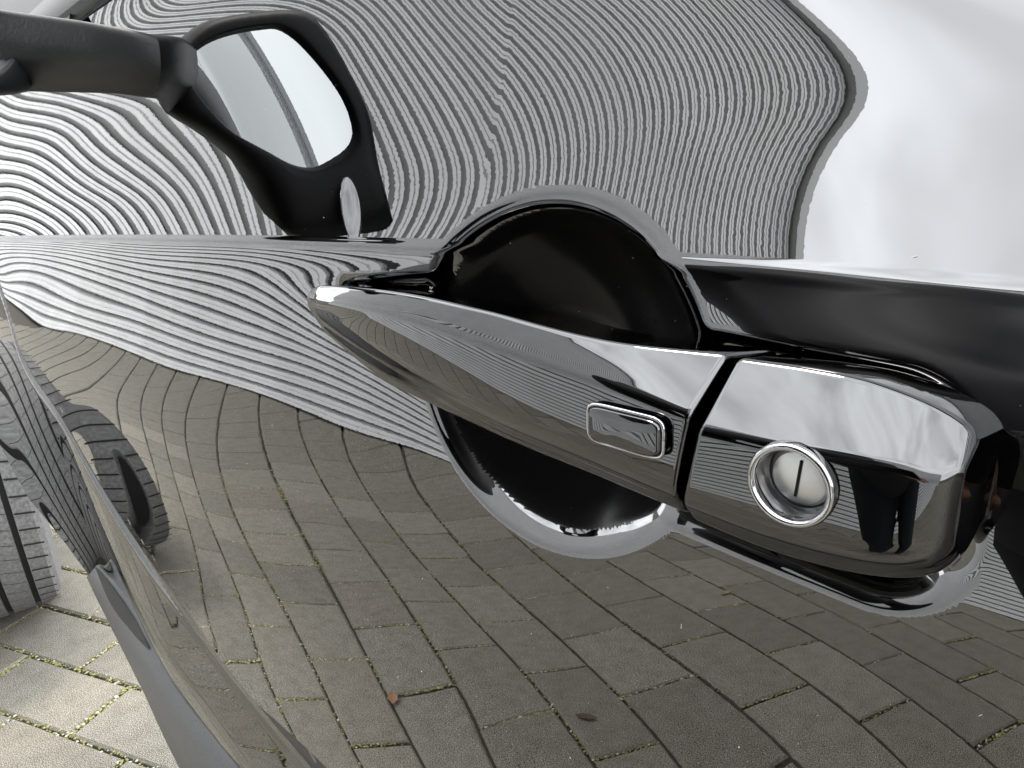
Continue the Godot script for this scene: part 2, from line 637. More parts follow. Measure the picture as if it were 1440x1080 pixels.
const COVER := [
	[-0.0577, 0.9662, 0.0268, 0.9562, 0.0360, 0.9415, 0.0368, 0.9335, 0.0240],
	[-0.0450, 0.9664, 0.0266, 0.9566, 0.0362, 0.9412, 0.0368, 0.9322, 0.0240],
	[-0.0350, 0.9660, 0.0264, 0.9572, 0.0358, 0.9414, 0.0362, 0.9332, 0.0240],
	[-0.0270, 0.9642, 0.0258, 0.9574, 0.0348, 0.9422, 0.0352, 0.9352, 0.0235],
	[-0.0222, 0.9620, 0.0250, 0.9568, 0.0332, 0.9436, 0.0334, 0.9378, 0.0230],
	[-0.0200, 0.9600, 0.0250, 0.9580, 0.0305, 0.9455, 0.0308, 0.9405, 0.0225],
]


func station(t: Array, x: float) -> Array:
	var i := 0
	while i < t.size() - 2 and x > t[i + 1][0]:
		i += 1
	var p0: Array = t[maxi(i - 1, 0)]
	var p1: Array = t[i]
	var p2: Array = t[i + 1]
	var p3: Array = t[mini(i + 2, t.size() - 1)]
	var dx: float = p2[0] - p1[0]
	var s := clampf((x - p1[0]) / dx, 0.0, 1.0)
	var o := [x]
	for k in range(1, 9):
		var m1: float = (p2[k] - p0[k]) / (p2[0] - p0[0]) * dx
		var m2: float = (p3[k] - p1[k]) / (p3[0] - p1[0]) * dx
		o.append((2 * s * s * s - 3 * s * s + 1) * p1[k] + (s * s * s - 2 * s * s + s) * m1 + (-2 * s * s * s + 3 * s * s) * p2[k] + (s * s * s - s * s) * m2)
	return o


# The outline of a cut across the handle: (y, z) points from the upper back edge over the front to the lower back edge.
func cut(s: Array, shrink := 0.0) -> Array:
	var c := [Vector2(s[1] - 0.004, s[2] - 0.020), Vector2(s[1], s[2]), Vector2(s[3], s[4]), Vector2(s[5], s[6]), Vector2(s[7], s[8]), Vector2(s[7] + 0.004, s[8] - 0.014)]
	var size: float = (c[1] - c[4]).length()
	var mid: Vector2 = (c[1] + c[4]) * 0.5 + Vector2(0, 0.004)
	var radius := [0.0, 0.0010, 0.0013, 0.0040, 0.0035, 0.0]
	var bulge := [0.0, 0.0001, 0.00008, 0.0009, 0.0]
	var o := []
	for k in range(0, 6):
		var p: Vector2 = c[k]
		if k == 0 or k == 5:
			o.append(p)
		else:
			var r := minf(radius[k], size * 0.16)
			var a: Vector2 = p + (c[k - 1] - p).normalized() * minf(r, (c[k - 1] - p).length() * 0.45)
			var b: Vector2 = p + (c[k + 1] - p).normalized() * minf(r, (c[k + 1] - p).length() * 0.45)
			for q in 9:
				var t := q / 8.0
				o.append(a.lerp(p, t).lerp(p.lerp(b, t), t))
		if k < 5:
			var from: Vector2 = o[-1]
			var p2: Vector2 = c[k + 1]
			var to: Vector2 = p2
			if k + 1 < 5:
				to = p2 + (p - p2).normalized() * minf(minf(radius[k + 1], size * 0.16), (p - p2).length() * 0.45)
			var nrm := Vector2(-(to - from).y, (to - from).x).normalized() * -1.0
			if nrm.y < 0:
				nrm = -nrm
			for q in range(1, 7):
				var t := q / 7.0
				o.append(from.lerp(to, t) + nrm * bulge[k] * 4.0 * t * (1.0 - t) * minf(1.0, size / 0.03))
	if shrink > 0.0:
		for i in o.size():
			o[i] = o[i] + (mid - o[i]).normalized() * shrink
	return o


func loft(table: Array, xs: Array, shear: float, ends: Array) -> Array:
	var rows := []
	for i in xs.size():
		var x: float = xs[i]
		var sh := 0.0
		for e in ends:
			var k: float = absf(x - e) / 0.0011
			if k < 1.0:
				sh = maxf(sh, 0.0011 * (1.0 - sqrt(maxf(0.0, 1.0 - (1.0 - k) * (1.0 - k)))))
		var row := PackedVector3Array()
		var lean := shear * smoothstep(-0.10, -0.06, x) * (1.0 - smoothstep(-0.055, -0.03, x))
		for p: Vector2 in cut(station(table, x), sh):
			row.append(Vector3(x + lean * (p.x - 0.948), p.x, p.y))
		rows.append(row)
	return rows


func cap(row: PackedVector3Array) -> PackedVector3Array:
	var m := Vector3.ZERO
	for p in row:
		m += p
	m /= row.size()
	var o := PackedVector3Array()
	for p in row:
		o.append(m)
	return o


func door_handle() -> void:
	var h := Node3D.new()
	h.name = "door_handle"
	car.add_child(h)
	var xs := []
	for k in 60:
		xs.append(-0.2222 + 0.0522 * pow(k / 60.0, 2.0))
	for k in 80:
		xs.append(-0.170 + 0.1096 * k / 80.0)
	for k in 8:
		xs.append(-0.0604 + 0.0012 * k / 7.0)
	var rows := loft(BAR, xs, 0.17, [-0.0592])
	rows.insert(0, cap(rows[0]))
	rows.append(cap(rows[-1]))
	part("grip", grid(rows, true), mat.handle, h)
	xs = []
	for k in 8:
		xs.append(-0.0577 + 0.0012 * k / 7.0)
	for k in range(1, 70):
		xs.append(-0.0565 + 0.0353 * k / 70.0)
	for k in 8:
		xs.append(-0.0212 + 0.0012 * k / 7.0)
	rows = loft(COVER, xs, 0.17, [-0.0577, -0.0200])
	rows.insert(0, cap(rows[0]))
	rows.append(cap(rows[-1]))
	# round hole for the lock
	var eye := Vector3(-0.0402, 0.9515, 0.0369)
	var skip := {}
	var cols: int = rows[0].size()
	for r in rows.size() - 1:
		for c in cols - 1:
			var m: Vector3 = (rows[r][c] + rows[r + 1][c + 1]) * 0.5
			if m.z > 0.03 and Vector2(m.x - eye.x, m.y - eye.y).length() < 0.0056:
				skip[r * cols + c] = true
	part("key_cover", grid(rows, true, false, skip), mat.handle, h)
	# lock: bezel, cup, face and slot
	part("lock_bezel", turned([Vector2(0.0066, -0.0012), Vector2(0.0066, 0.0001), Vector2(0.0064, 0.0005), Vector2(0.0060, 0.0007), Vector2(0.0056, 0.0005), Vector2(0.0053, -0.0002), Vector2(0.0050, -0.0014), Vector2(0.0048, -0.0040)], eye), mat.chrome, h)
	part("lock_face", turned([Vector2(0.0048, -0.0040), Vector2(0.0047, -0.0036), Vector2(0.0042, -0.0034), Vector2(0.0040, -0.0030), Vector2(0.0, -0.0030)], eye), mat.brushed, h)
	var st := SurfaceTool.new()
	st.begin(Mesh.PRIMITIVE_TRIANGLES)
	st.set_smooth_group(-1)
	box(st, Vector3.ZERO, Vector3(0.00035, 0.0060, 0.0004))
	st.generate_normals()
	part("key_slot", st.commit(), mat.gap, h, Transform3D(Basis(Vector3.BACK, -0.10), eye + Vector3(0, 0, -0.0029)))
	# request button
	var c0 := Vector3(-0.0697, 0.9532, 0.0370)
	var turn := Basis(Vector3.BACK, 0.02) * Basis(Vector3.UP, -0.02) * Basis(Vector3.RIGHT, -0.03)
	var ring := []
	for i in 64:
		var a := TAU * i / 64.0
		var d := Vector2(signf(cos(a)) * pow(absf(cos(a)), 0.32) * 0.0082, signf(sin(a)) * pow(absf(sin(a)), 0.38) * 0.0036)
		ring.append(Vector3(d.x, d.y, 0.0003))
	ring.append(ring[0])
	ring.append(ring[1])
	var rr := []
	for p in ring:
		rr.append(0.00034)
	part("button_rim", tube(ring, rr, 8, false), mat.chrome, h, Transform3D(turn, c0))
	var dome := []
	for l in [[1.0, -0.0008], [0.985, 0.0004], [0.95, 0.0009], [0.9, 0.0011], [0.5, 0.0012], [0.0, 0.0012]]:
		var row := PackedVector3Array()
		for i in 64:
			row.append(Vector3(ring[i].x * l[0] * 0.97, ring[i].y * l[0] * 0.93, l[1]))
		dome.append(row)
	part("request_button", grid(dome, true), mat.handle, h, Transform3D(turn, c0))


# A lathed shape about +z: (radius, height) pairs.
func turned(profile: Array, at: Vector3) -> ArrayMesh:
	var rows := []
	for p: Vector2 in profile:
		var row := PackedVector3Array()
		for k in 48:
			var a := TAU * k / 48.0
			row.append(at + Vector3(cos(a) * p.x, sin(a) * p.x, p.y))
		rows.append(row)
	return grid(rows, true)


# ------------------------------------------------------------------ door mirror
func smooth_loop(pts: Array, n: int) -> Array:
	var o := []
	var c := pts.size()
	for i in n:
		var f := float(i) * c / n
		var k := int(f)
		var t := f - k
		var a: Vector2 = pts[(k - 1 + c) % c]
		var b: Vector2 = pts[k % c]
		var d: Vector2 = pts[(k + 1) % c]
		var e: Vector2 = pts[(k + 2) % c]
		o.append(b.cubic_interpolate(d, a, e, t))
	return o


func by_angle(pts: Array, mid: Vector2) -> Array:
	var o := []
	for i in 72:
		var a := TAU * i / 72.0
		var best: Vector2 = pts[0]
		var least := 9.0
		for p: Vector2 in pts:
			var d := absf(angle_difference((p - mid).angle(), a))
			if d < least:
				least = d
				best = p
		o.append(best)
	return o


const MIRROR_X := -0.45
const MIRROR_TURN := 0.36
const MIRROR_RIM := [Vector2(0.0261, 1.0839), Vector2(0.0412, 1.1014), Vector2(0.0688, 1.1185), Vector2(0.0971, 1.1344), Vector2(0.1087, 1.1299), Vector2(0.1155, 1.1220), Vector2(0.1235, 1.1116), Vector2(0.1274, 1.0956), Vector2(0.1324, 1.0880), Vector2(0.1339, 1.0777), Vector2(0.0897, 1.0316), Vector2(0.0745, 1.0343), Vector2(0.0679, 1.0382), Vector2(0.0541, 1.0425), Vector2(0.0373, 1.0451), Vector2(0.0194, 1.0495), Vector2(0.0184, 1.0668)]
const MIRROR_GLASS := [Vector2(0.0253, 1.0744), Vector2(0.0403, 1.0906), Vector2(0.0680, 1.1090), Vector2(0.0799, 1.1148), Vector2(0.0937, 1.1120), Vector2(0.1063, 1.1070), Vector2(0.1125, 1.0991), Vector2(0.1118, 1.0901), Vector2(0.1002, 1.0735), Vector2(0.0890, 1.0618), Vector2(0.0741, 1.0548), Vector2(0.0482, 1.0505), Vector2(0.0340, 1.0585), Vector2(0.0258, 1.0674)]


func side_mirror() -> void:
	var m := Node3D.new()
	m.name = "door_mirror"
	car.add_child(m)
	var glass := smooth_loop(MIRROR_GLASS, 500)
	var mid := Vector2.ZERO
	for p: Vector2 in glass:
		mid += p / glass.size()
	var rim := by_angle(smooth_loop(MIRROR_RIM, 500), mid)
	glass = by_angle(glass, mid)
	# housing shell: from the glass edge out over the rim and forward to a rounded nose
	var rows := []
	for l in [[0.0, 0.0, 0.010], [0.06, 0.0, 0.002], [0.2, 0.0, 0.0], [0.7, 0.0, 0.001], [0.95, 0.0, 0.006], [1.0, 0.0, 0.016], [1.0, 0.08, 0.040], [1.0, 0.25, 0.065], [1.0, 0.5, 0.085], [1.0, 0.8, 0.098], [1.0, 1.0, 0.102]]:
		var row := PackedVector3Array()
		for i in 72:
			var p: Vector2 = glass[i].lerp(rim[i], l[0])
			p = p.lerp(mid, l[1])
			row.append(Vector3(MIRROR_X - l[2] + MIRROR_TURN * (p.x - 0.07), p.y, p.x))
		rows.append(row)
	part("mirror_housing", grid(rows, true), mat.black_housing if mat.has("black_housing") else mat.plastic, m)
	rows = []
	for l in [1.02, 0.6, 0.0]:
		var row := PackedVector3Array()
		for i in 72:
			var p: Vector2 = mid.lerp(glass[i], l)
			row.append(Vector3(MIRROR_X - 0.007 + MIRROR_TURN * (p.x - 0.07), p.y, p.x))
		rows.append(row)
	part("mirror_glass", grid(rows, true), mat.mirror, m)
	var lens := SphereMesh.new()
	lens.radius = 0.5
	lens.height = 1.0
	lens.radial_segments = 32
	lens.rings = 16
	part("puddle_lamp", lens, mat.chrome, m, Transform3D(Basis(Vector3.UP, 0.345) * Basis(Vector3.BACK, 0.42) * Basis.from_scale(Vector3(0.0025, 0.026, 0.013)), Vector3(MIRROR_X + MIRROR_TURN * 0.038 + 0.005, 1.062, 0.108)))
	# arm
	rows = []
	for s in [[-0.398, 1.051, -0.034, 0.012, 0.0135], [-0.402, 1.052, -0.018, 0.013, 0.013], [-0.416, 1.056, -0.006, 0.018, 0.012], [-0.438, 1.060, 0.006, 0.022, 0.0125], [-0.475, 1.066, 0.022, 0.025, 0.014], [-0.515, 1.075, 0.045, 0.026, 0.015], [-0.54, 1.082, 0.07, 0.018, 0.011], [-0.545, 1.084, 0.074, 0.001, 0.001]]:
		var row := PackedVector3Array()
		for k in 28:
			var a := TAU * k / 28.0
			var d := Vector2(signf(cos(a)) * pow(absf(cos(a)), 0.75), signf(sin(a)) * pow(absf(sin(a)), 0.75))
			row.append(Vector3(s[0] + d.x * s[3], s[1] + d.y * s[4] + d.x * s[3] * 0.3, s[2]))
		rows.append(row)
	part("mirror_arm", grid(rows, true), mat.plastic, m)


# ------------------------------------------------------------------ sill and arch trim
func strip(lines_: Array, n: int) -> ArrayMesh:
	var rows := []
	for l in lines_:
		var row := PackedVector3Array()
		for k in n:
			var f: float = float(k) / (n - 1) * (l.size() - 1)
			var i := mini(int(f), l.size() - 2)
			var a: Vector3 = l[maxi(i - 1, 0)]
			var b: Vector3 = l[i]
			var d: Vector3 = l[i + 1]
			var e: Vector3 = l[mini(i + 2, l.size() - 1)]
			row.append(b.cubic_interpolate(d, a, e, f - i))
		rows.append(row)
	return grid(rows)


func sill() -> void:
	var s := Node3D.new()
	s.name = "sill_trim"
	car.add_child(s)
	var a := []
	for x in [-0.755, -0.664, -0.571, -0.397, -0.1, 0.16]:
		a.append(Vector3(x, 0.630, maxf(0.002 + 0.034 * (minf(x, -0.3) + 0.755), skin(x, 0.630) + 0.001)))
	var b := []
	for p: Vector3 in a:
		b.append(p + Vector3(-0.02, -0.018 - 0.006 * smoothstep(-0.76, -0.6, p.x), 0.008))
	var c := []
	var d := []
	var e := []
	for x in [-0.795, -0.70, -0.60, -0.45, -0.15, 0.16]:
		var z := minf(0.006 + 0.0809 * (x + 0.795), 0.042)
		c.append(Vector3(x, 0.580, z))
		d.append(Vector3(x, 0.52, z - 0.010))
		e.append(Vector3(x, 0.36, z - 0.08))
	var inn := []
	for p: Vector3 in a:
		inn.append(p + Vector3(0, 0.004, -0.02))
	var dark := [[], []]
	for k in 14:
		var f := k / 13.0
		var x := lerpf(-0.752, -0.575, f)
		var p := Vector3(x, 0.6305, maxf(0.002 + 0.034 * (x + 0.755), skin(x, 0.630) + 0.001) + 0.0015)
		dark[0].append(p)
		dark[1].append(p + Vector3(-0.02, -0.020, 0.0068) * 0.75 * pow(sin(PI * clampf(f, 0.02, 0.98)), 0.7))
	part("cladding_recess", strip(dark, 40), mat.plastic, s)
	part("sill_cladding", strip([inn, a, b, c, d, e], 60), mat.cladding, s)
	# trim that runs on from the sill up along the front fender
	var f := [Vector3(-0.757, 0.630, -0.006), Vector3(-0.83, 0.700, -0.004), Vector3(-0.875, 0.752, -0.003), Vector3(-0.965, 0.825, -0.002), Vector3(-1.10, 0.90, -0.002)]
	var g := [Vector3(-0.79, 0.610, 0.0), Vector3(-0.87, 0.672, 0.002), Vector3(-0.925, 0.72, 0.002), Vector3(-1.02, 0.794, 0.002), Vector3(-1.16, 0.87, 0.0)]
	var k := []
	var l := []
	for i in 5:
		k.append(f[i] + Vector3(0.012, 0.006, -0.03))
		l.append(g[i] + Vector3(-0.02, -0.01, -0.05))
	part("arch_trim", strip([k, f, g, l], 40), mat.cladding, s)


# ------------------------------------------------------------------ front wheel
func wheel() -> void:
	var w := Node3D.new()
	w.name = "front_wheel"
	w.position = Vector3(-2.05, 0.34, 0.07)
	w.rotation.y = -0.12
	car.add_child(w)
	var half := 0.19
	var profile := []
	var grooves := [-0.14, -0.085, -0.03, 0.025, 0.08, 0.135]
	# outline across the tread: (z, radius)
	profile.append(Vector2(-half, 0.20))
	profile.append(Vector2(-half - 0.012, 0.27))
	profile.append(Vector2(-half, 0.318))
	profile.append(Vector2(-half + 0.012, 0.334))
	for g in grooves:
		profile.append(Vector2(g - 0.0062, 0.340))
		profile.append(Vector2(g - 0.0052, 0.331))
		profile.append(Vector2(g + 0.0052, 0.331))
		profile.append(Vector2(g + 0.0062, 0.340))
	profile.append(Vector2(half - 0.012, 0.334))
	profile.append(Vector2(half, 0.318))
	profile.append(Vector2(half + 0.012, 0.27))
	profile.append(Vector2(half, 0.20))
	var st := SurfaceTool.new()
	st.begin(Mesh.PRIMITIVE_TRIANGLES)
	st.set_smooth_group(-1)
	var sides := 120
	for k in sides:
		var a := TAU * k / sides
		var b := TAU * (k + 1) / sides
		for i in profile.size() - 1:
			var p: Vector2 = profile[i]
			var q: Vector2 = profile[i + 1]
			quad(st, Vector3(cos(a) * p.y, sin(a) * p.y, p.x), Vector3(cos(b) * p.y, sin(b) * p.y, p.x), Vector3(cos(b) * q.y, sin(b) * q.y, q.x), Vector3(cos(a) * q.y, sin(a) * q.y, q.x))
	st.generate_normals()
	var tyre := part("tyre", st.commit(), mat.rubber, w)
	# dark floors of the grooves and fine sipes across the ribs
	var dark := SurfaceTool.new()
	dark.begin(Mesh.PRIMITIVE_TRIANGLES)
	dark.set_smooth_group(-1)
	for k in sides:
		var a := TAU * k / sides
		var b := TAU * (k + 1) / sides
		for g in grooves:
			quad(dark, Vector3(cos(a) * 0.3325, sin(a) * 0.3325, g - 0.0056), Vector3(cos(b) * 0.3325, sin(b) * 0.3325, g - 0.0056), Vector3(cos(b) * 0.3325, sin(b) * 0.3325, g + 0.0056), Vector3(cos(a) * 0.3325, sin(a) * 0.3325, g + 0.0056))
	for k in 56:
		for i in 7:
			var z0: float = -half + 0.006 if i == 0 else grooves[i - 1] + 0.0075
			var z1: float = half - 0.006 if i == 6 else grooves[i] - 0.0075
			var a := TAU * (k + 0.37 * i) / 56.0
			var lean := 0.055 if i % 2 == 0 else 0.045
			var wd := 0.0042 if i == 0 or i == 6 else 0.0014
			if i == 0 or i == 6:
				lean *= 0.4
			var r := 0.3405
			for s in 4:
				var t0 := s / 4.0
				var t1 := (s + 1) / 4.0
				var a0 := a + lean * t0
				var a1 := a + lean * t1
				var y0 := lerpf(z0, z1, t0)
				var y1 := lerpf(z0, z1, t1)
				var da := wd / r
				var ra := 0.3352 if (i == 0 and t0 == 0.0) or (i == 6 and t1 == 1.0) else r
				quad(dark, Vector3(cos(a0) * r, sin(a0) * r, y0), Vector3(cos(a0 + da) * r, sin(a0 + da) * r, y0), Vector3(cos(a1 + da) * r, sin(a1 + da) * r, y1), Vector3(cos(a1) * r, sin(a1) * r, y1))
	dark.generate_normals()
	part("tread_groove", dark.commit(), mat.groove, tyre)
	var rim := []
	for p in [Vector2(0.0, -0.175), Vector2(0.205, -0.175), Vector2(0.19, -0.02), Vector2(0.185, 0.14), Vector2(0.205, 0.184), Vector2(0.198, 0.187), Vector2(0.06, 0.165), Vector2(0.0, 0.17)]:
		var row := PackedVector3Array()
		for k in 48:
			row.append(Vector3(cos(TAU * k / 48.0) * p.x, sin(TAU * k / 48.0) * p.x, p.y))
		rim.append(row)
	part("rim", grid(rim, true), mat.brushed, w)
	# dark liner of the wheel arch
	var liner := []
	for z in [0.0, -0.30]:
		var row := PackedVector3Array()
		for k in 30:
			var a := PI * (0.36 + 0.72 * k / 29.0)
			var r := 0.42 if z > -0.32 else 0.0
			row.append(Vector3(-2.05 + cos(a) * r, 0.34 + sin(a) * r, z))
		liner.append(row)
	part("arch_liner", grid(liner), mat.gap, car)


# ------------------------------------------------------------------ window, roof, floor of the car
func upper_body() -> void:
	var u := Node3D.new()
	u.name = "cabin"
	car.add_child(u)
	var p0 := []
	var p1 := []
	var p2 := []
	var p3 := []
	var g0 := []
	var g1 := []
	var r0 := []
	var e0 := []
	var e1 := []
	var e2 := []
	for k in 40:
		var x := lerpf(-1.9, 2.6, k / 39.0)
		var y := crease(x) + 0.1245
		var z := skin(x, y)
		p0.append(Vector3(x, y - 0.001, z + 0.0015))
		p1.append(Vector3(x, y + 0.004, z + 0.006))
		p2.append(Vector3(x, y + 0.024, z - 0.002))
		p3.append(Vector3(x, y + 0.026, z - 0.012))
		g0.append(Vector3(x, y + 0.022, z - 0.008))
		g1.append(Vector3(x, y + 0.50, z - 0.26))
		e0.append(Vector3(x, y + 0.48, z - 0.246))
		e1.append(Vector3(x, y + 0.50, z - 0.235))
		e2.append(Vector3(x, y + 0.545, z - 0.30))
		r0.append(Vector3(x, y + 0.56, z - 0.9))
	part("window_trim", strip([p0, p1, p2, p3], 60), mat.plastic, u)
	part("sail_panel", strip([[Vector3(-1.9, 1.085, 0.004), Vector3(-1.2, 1.095, 0.0), Vector3(-0.50, 1.088, -0.012)], [Vector3(-1.9, 1.30, -0.09), Vector3(-1.2, 1.27, -0.085), Vector3(-0.50, 1.13, -0.03)], [Vector3(-1.9, 1.60, -0.25), Vector3(-1.2, 1.36, -0.14), Vector3(-0.50, 1.135, -0.035)]], 20), mat.plastic, u)
	part("door_window", strip([g0, g1], 30), mat.glass_dark, u)
	part("roof", strip([g1, r0], 30), mat.black_gloss, u)
	part("roof_rail", strip([e0, e1, e2], 40), mat.black_gloss, u)


# ------------------------------------------------------------------ the photographer, seen only in the reflections
class Field:
	var bones := []
	var cell := 0.014

	func bone(a: Vector3, b: Vector3, ra: float, rb: float) -> void:
		bones.append([a, b, ra, rb])

	func mesh(k: float) -> Array:
		var lo := Vector3.ONE * 99.0
		var hi := Vector3.ONE * -99.0
		for q in bones:
			var r: float = maxf(q[2], q[3]) + cell * 2.5
			lo = lo.min(q[0] - Vector3.ONE * r).min(q[1] - Vector3.ONE * r)
			hi = hi.max(q[0] + Vector3.ONE * r).max(q[1] + Vector3.ONE * r)
		var n := Vector3i(((hi - lo) / cell).ceil()) + Vector3i.ONE
		var f := PackedFloat32Array()
		f.resize(n.x * n.y * n.z)
		f.fill(9.0)
		for q in bones:
			var a: Vector3 = q[0]
			var b: Vector3 = q[1]
			var r: float = maxf(q[2], q[3]) + cell * 2.0 + k
			var l := Vector3i(((a.min(b) - Vector3.ONE * r - lo) / cell).floor()).clamp(Vector3i.ZERO, n - Vector3i.ONE)
			var h := Vector3i(((a.max(b) + Vector3.ONE * r - lo) / cell).ceil()).clamp(Vector3i.ZERO, n - Vector3i.ONE)
			var ab := b - a
			var len2 := maxf(ab.length_squared(), 1e-9)
			for z in range(l.z, h.z + 1):
				for y in range(l.y, h.y + 1):
					for x in range(l.x, h.x + 1):
						var p := lo + Vector3(x, y, z) * cell
						var t := clampf((p - a).dot(ab) / len2, 0.0, 1.0)
						var d := p.distance_to(a + ab * t) - lerpf(q[2], q[3], t)
						var i := (z * n.y + y) * n.x + x
						var o := f[i]
						var w := clampf(0.5 + 0.5 * (o - d) / k, 0.0, 1.0)
						f[i] = lerpf(o, d, w) - k * w * (1.0 - w)
		var v := PackedVector3Array()
		var idx := PackedInt32Array()
		var at := {}
		var step := [1, n.x, n.x * n.y]
		for z in n.z - 1:
			for y in n.y - 1:
				for x in n.x - 1:
					var i := (z * n.y + y) * n.x + x
					var inside := 0
					for c in 8:
						if f[i + (c & 1) + (n.x if c & 2 else 0) + (step[2] if c & 4 else 0)] < 0.0:
							inside += 1
					if inside == 0 or inside == 8:
						continue
					var sum := Vector3.ZERO
					var count := 0
					for c in 8:
						for ax in 3:
							if c & (1 << ax):
								continue
							var c2 := c | (1 << ax)
							var fa := f[i + (c & 1) + (n.x if c & 2 else 0) + (step[2] if c & 4 else 0)]
							var fb := f[i + (c2 & 1) + (n.x if c2 & 2 else 0) + (step[2] if c2 & 4 else 0)]
							if (fa < 0.0) != (fb < 0.0):
								var pa := Vector3(c & 1, (c >> 1) & 1, (c >> 2) & 1)
								var pb := Vector3(c2 & 1, (c2 >> 1) & 1, (c2 >> 2) & 1)
								sum += pa.lerp(pb, fa / (fa - fb))
								count += 1
					at[i] = v.size()
					v.append(lo + (Vector3(x, y, z) + sum / count) * cell)
		for i: int in at:
			for ax in 3:
				var j: int = i + step[ax]
				if (f[i] < 0.0) == (f[j] < 0.0):
					continue
				var s1: int = step[(ax + 1) % 3]
				var s2: int = step[(ax + 2) % 3]
				if not (at.has(i - s1) and at.has(i - s2) and at.has(i - s1 - s2)):
					continue
				var q := [at[i], at[i - s1], at[i - s1 - s2], at[i - s2]]
				if f[i] < 0.0:
					idx.append_array([q[0], q[2], q[1], q[0], q[3], q[2]])
				else:
					idx.append_array([q[0], q[1], q[2], q[0], q[2], q[3]])
		var nn := PackedVector3Array()
		nn.resize(v.size())
		for t in range(0, idx.size(), 3):
			var w := (v[idx[t + 2]] - v[idx[t]]).cross(v[idx[t + 1]] - v[idx[t]])
			for m in 3:
				nn[idx[t + m]] += w
		for i in nn.size():
			nn[i] = nn[i].normalized()
		return [v, nn, idx]


const FEET := Vector3(0.155, 0.0, 0.74)


func limb(f: Field, pts: Array, radii: Array) -> void:
	for i in pts.size() - 1:
		f.bone(pts[i], pts[i + 1], radii[i], radii[i + 1])


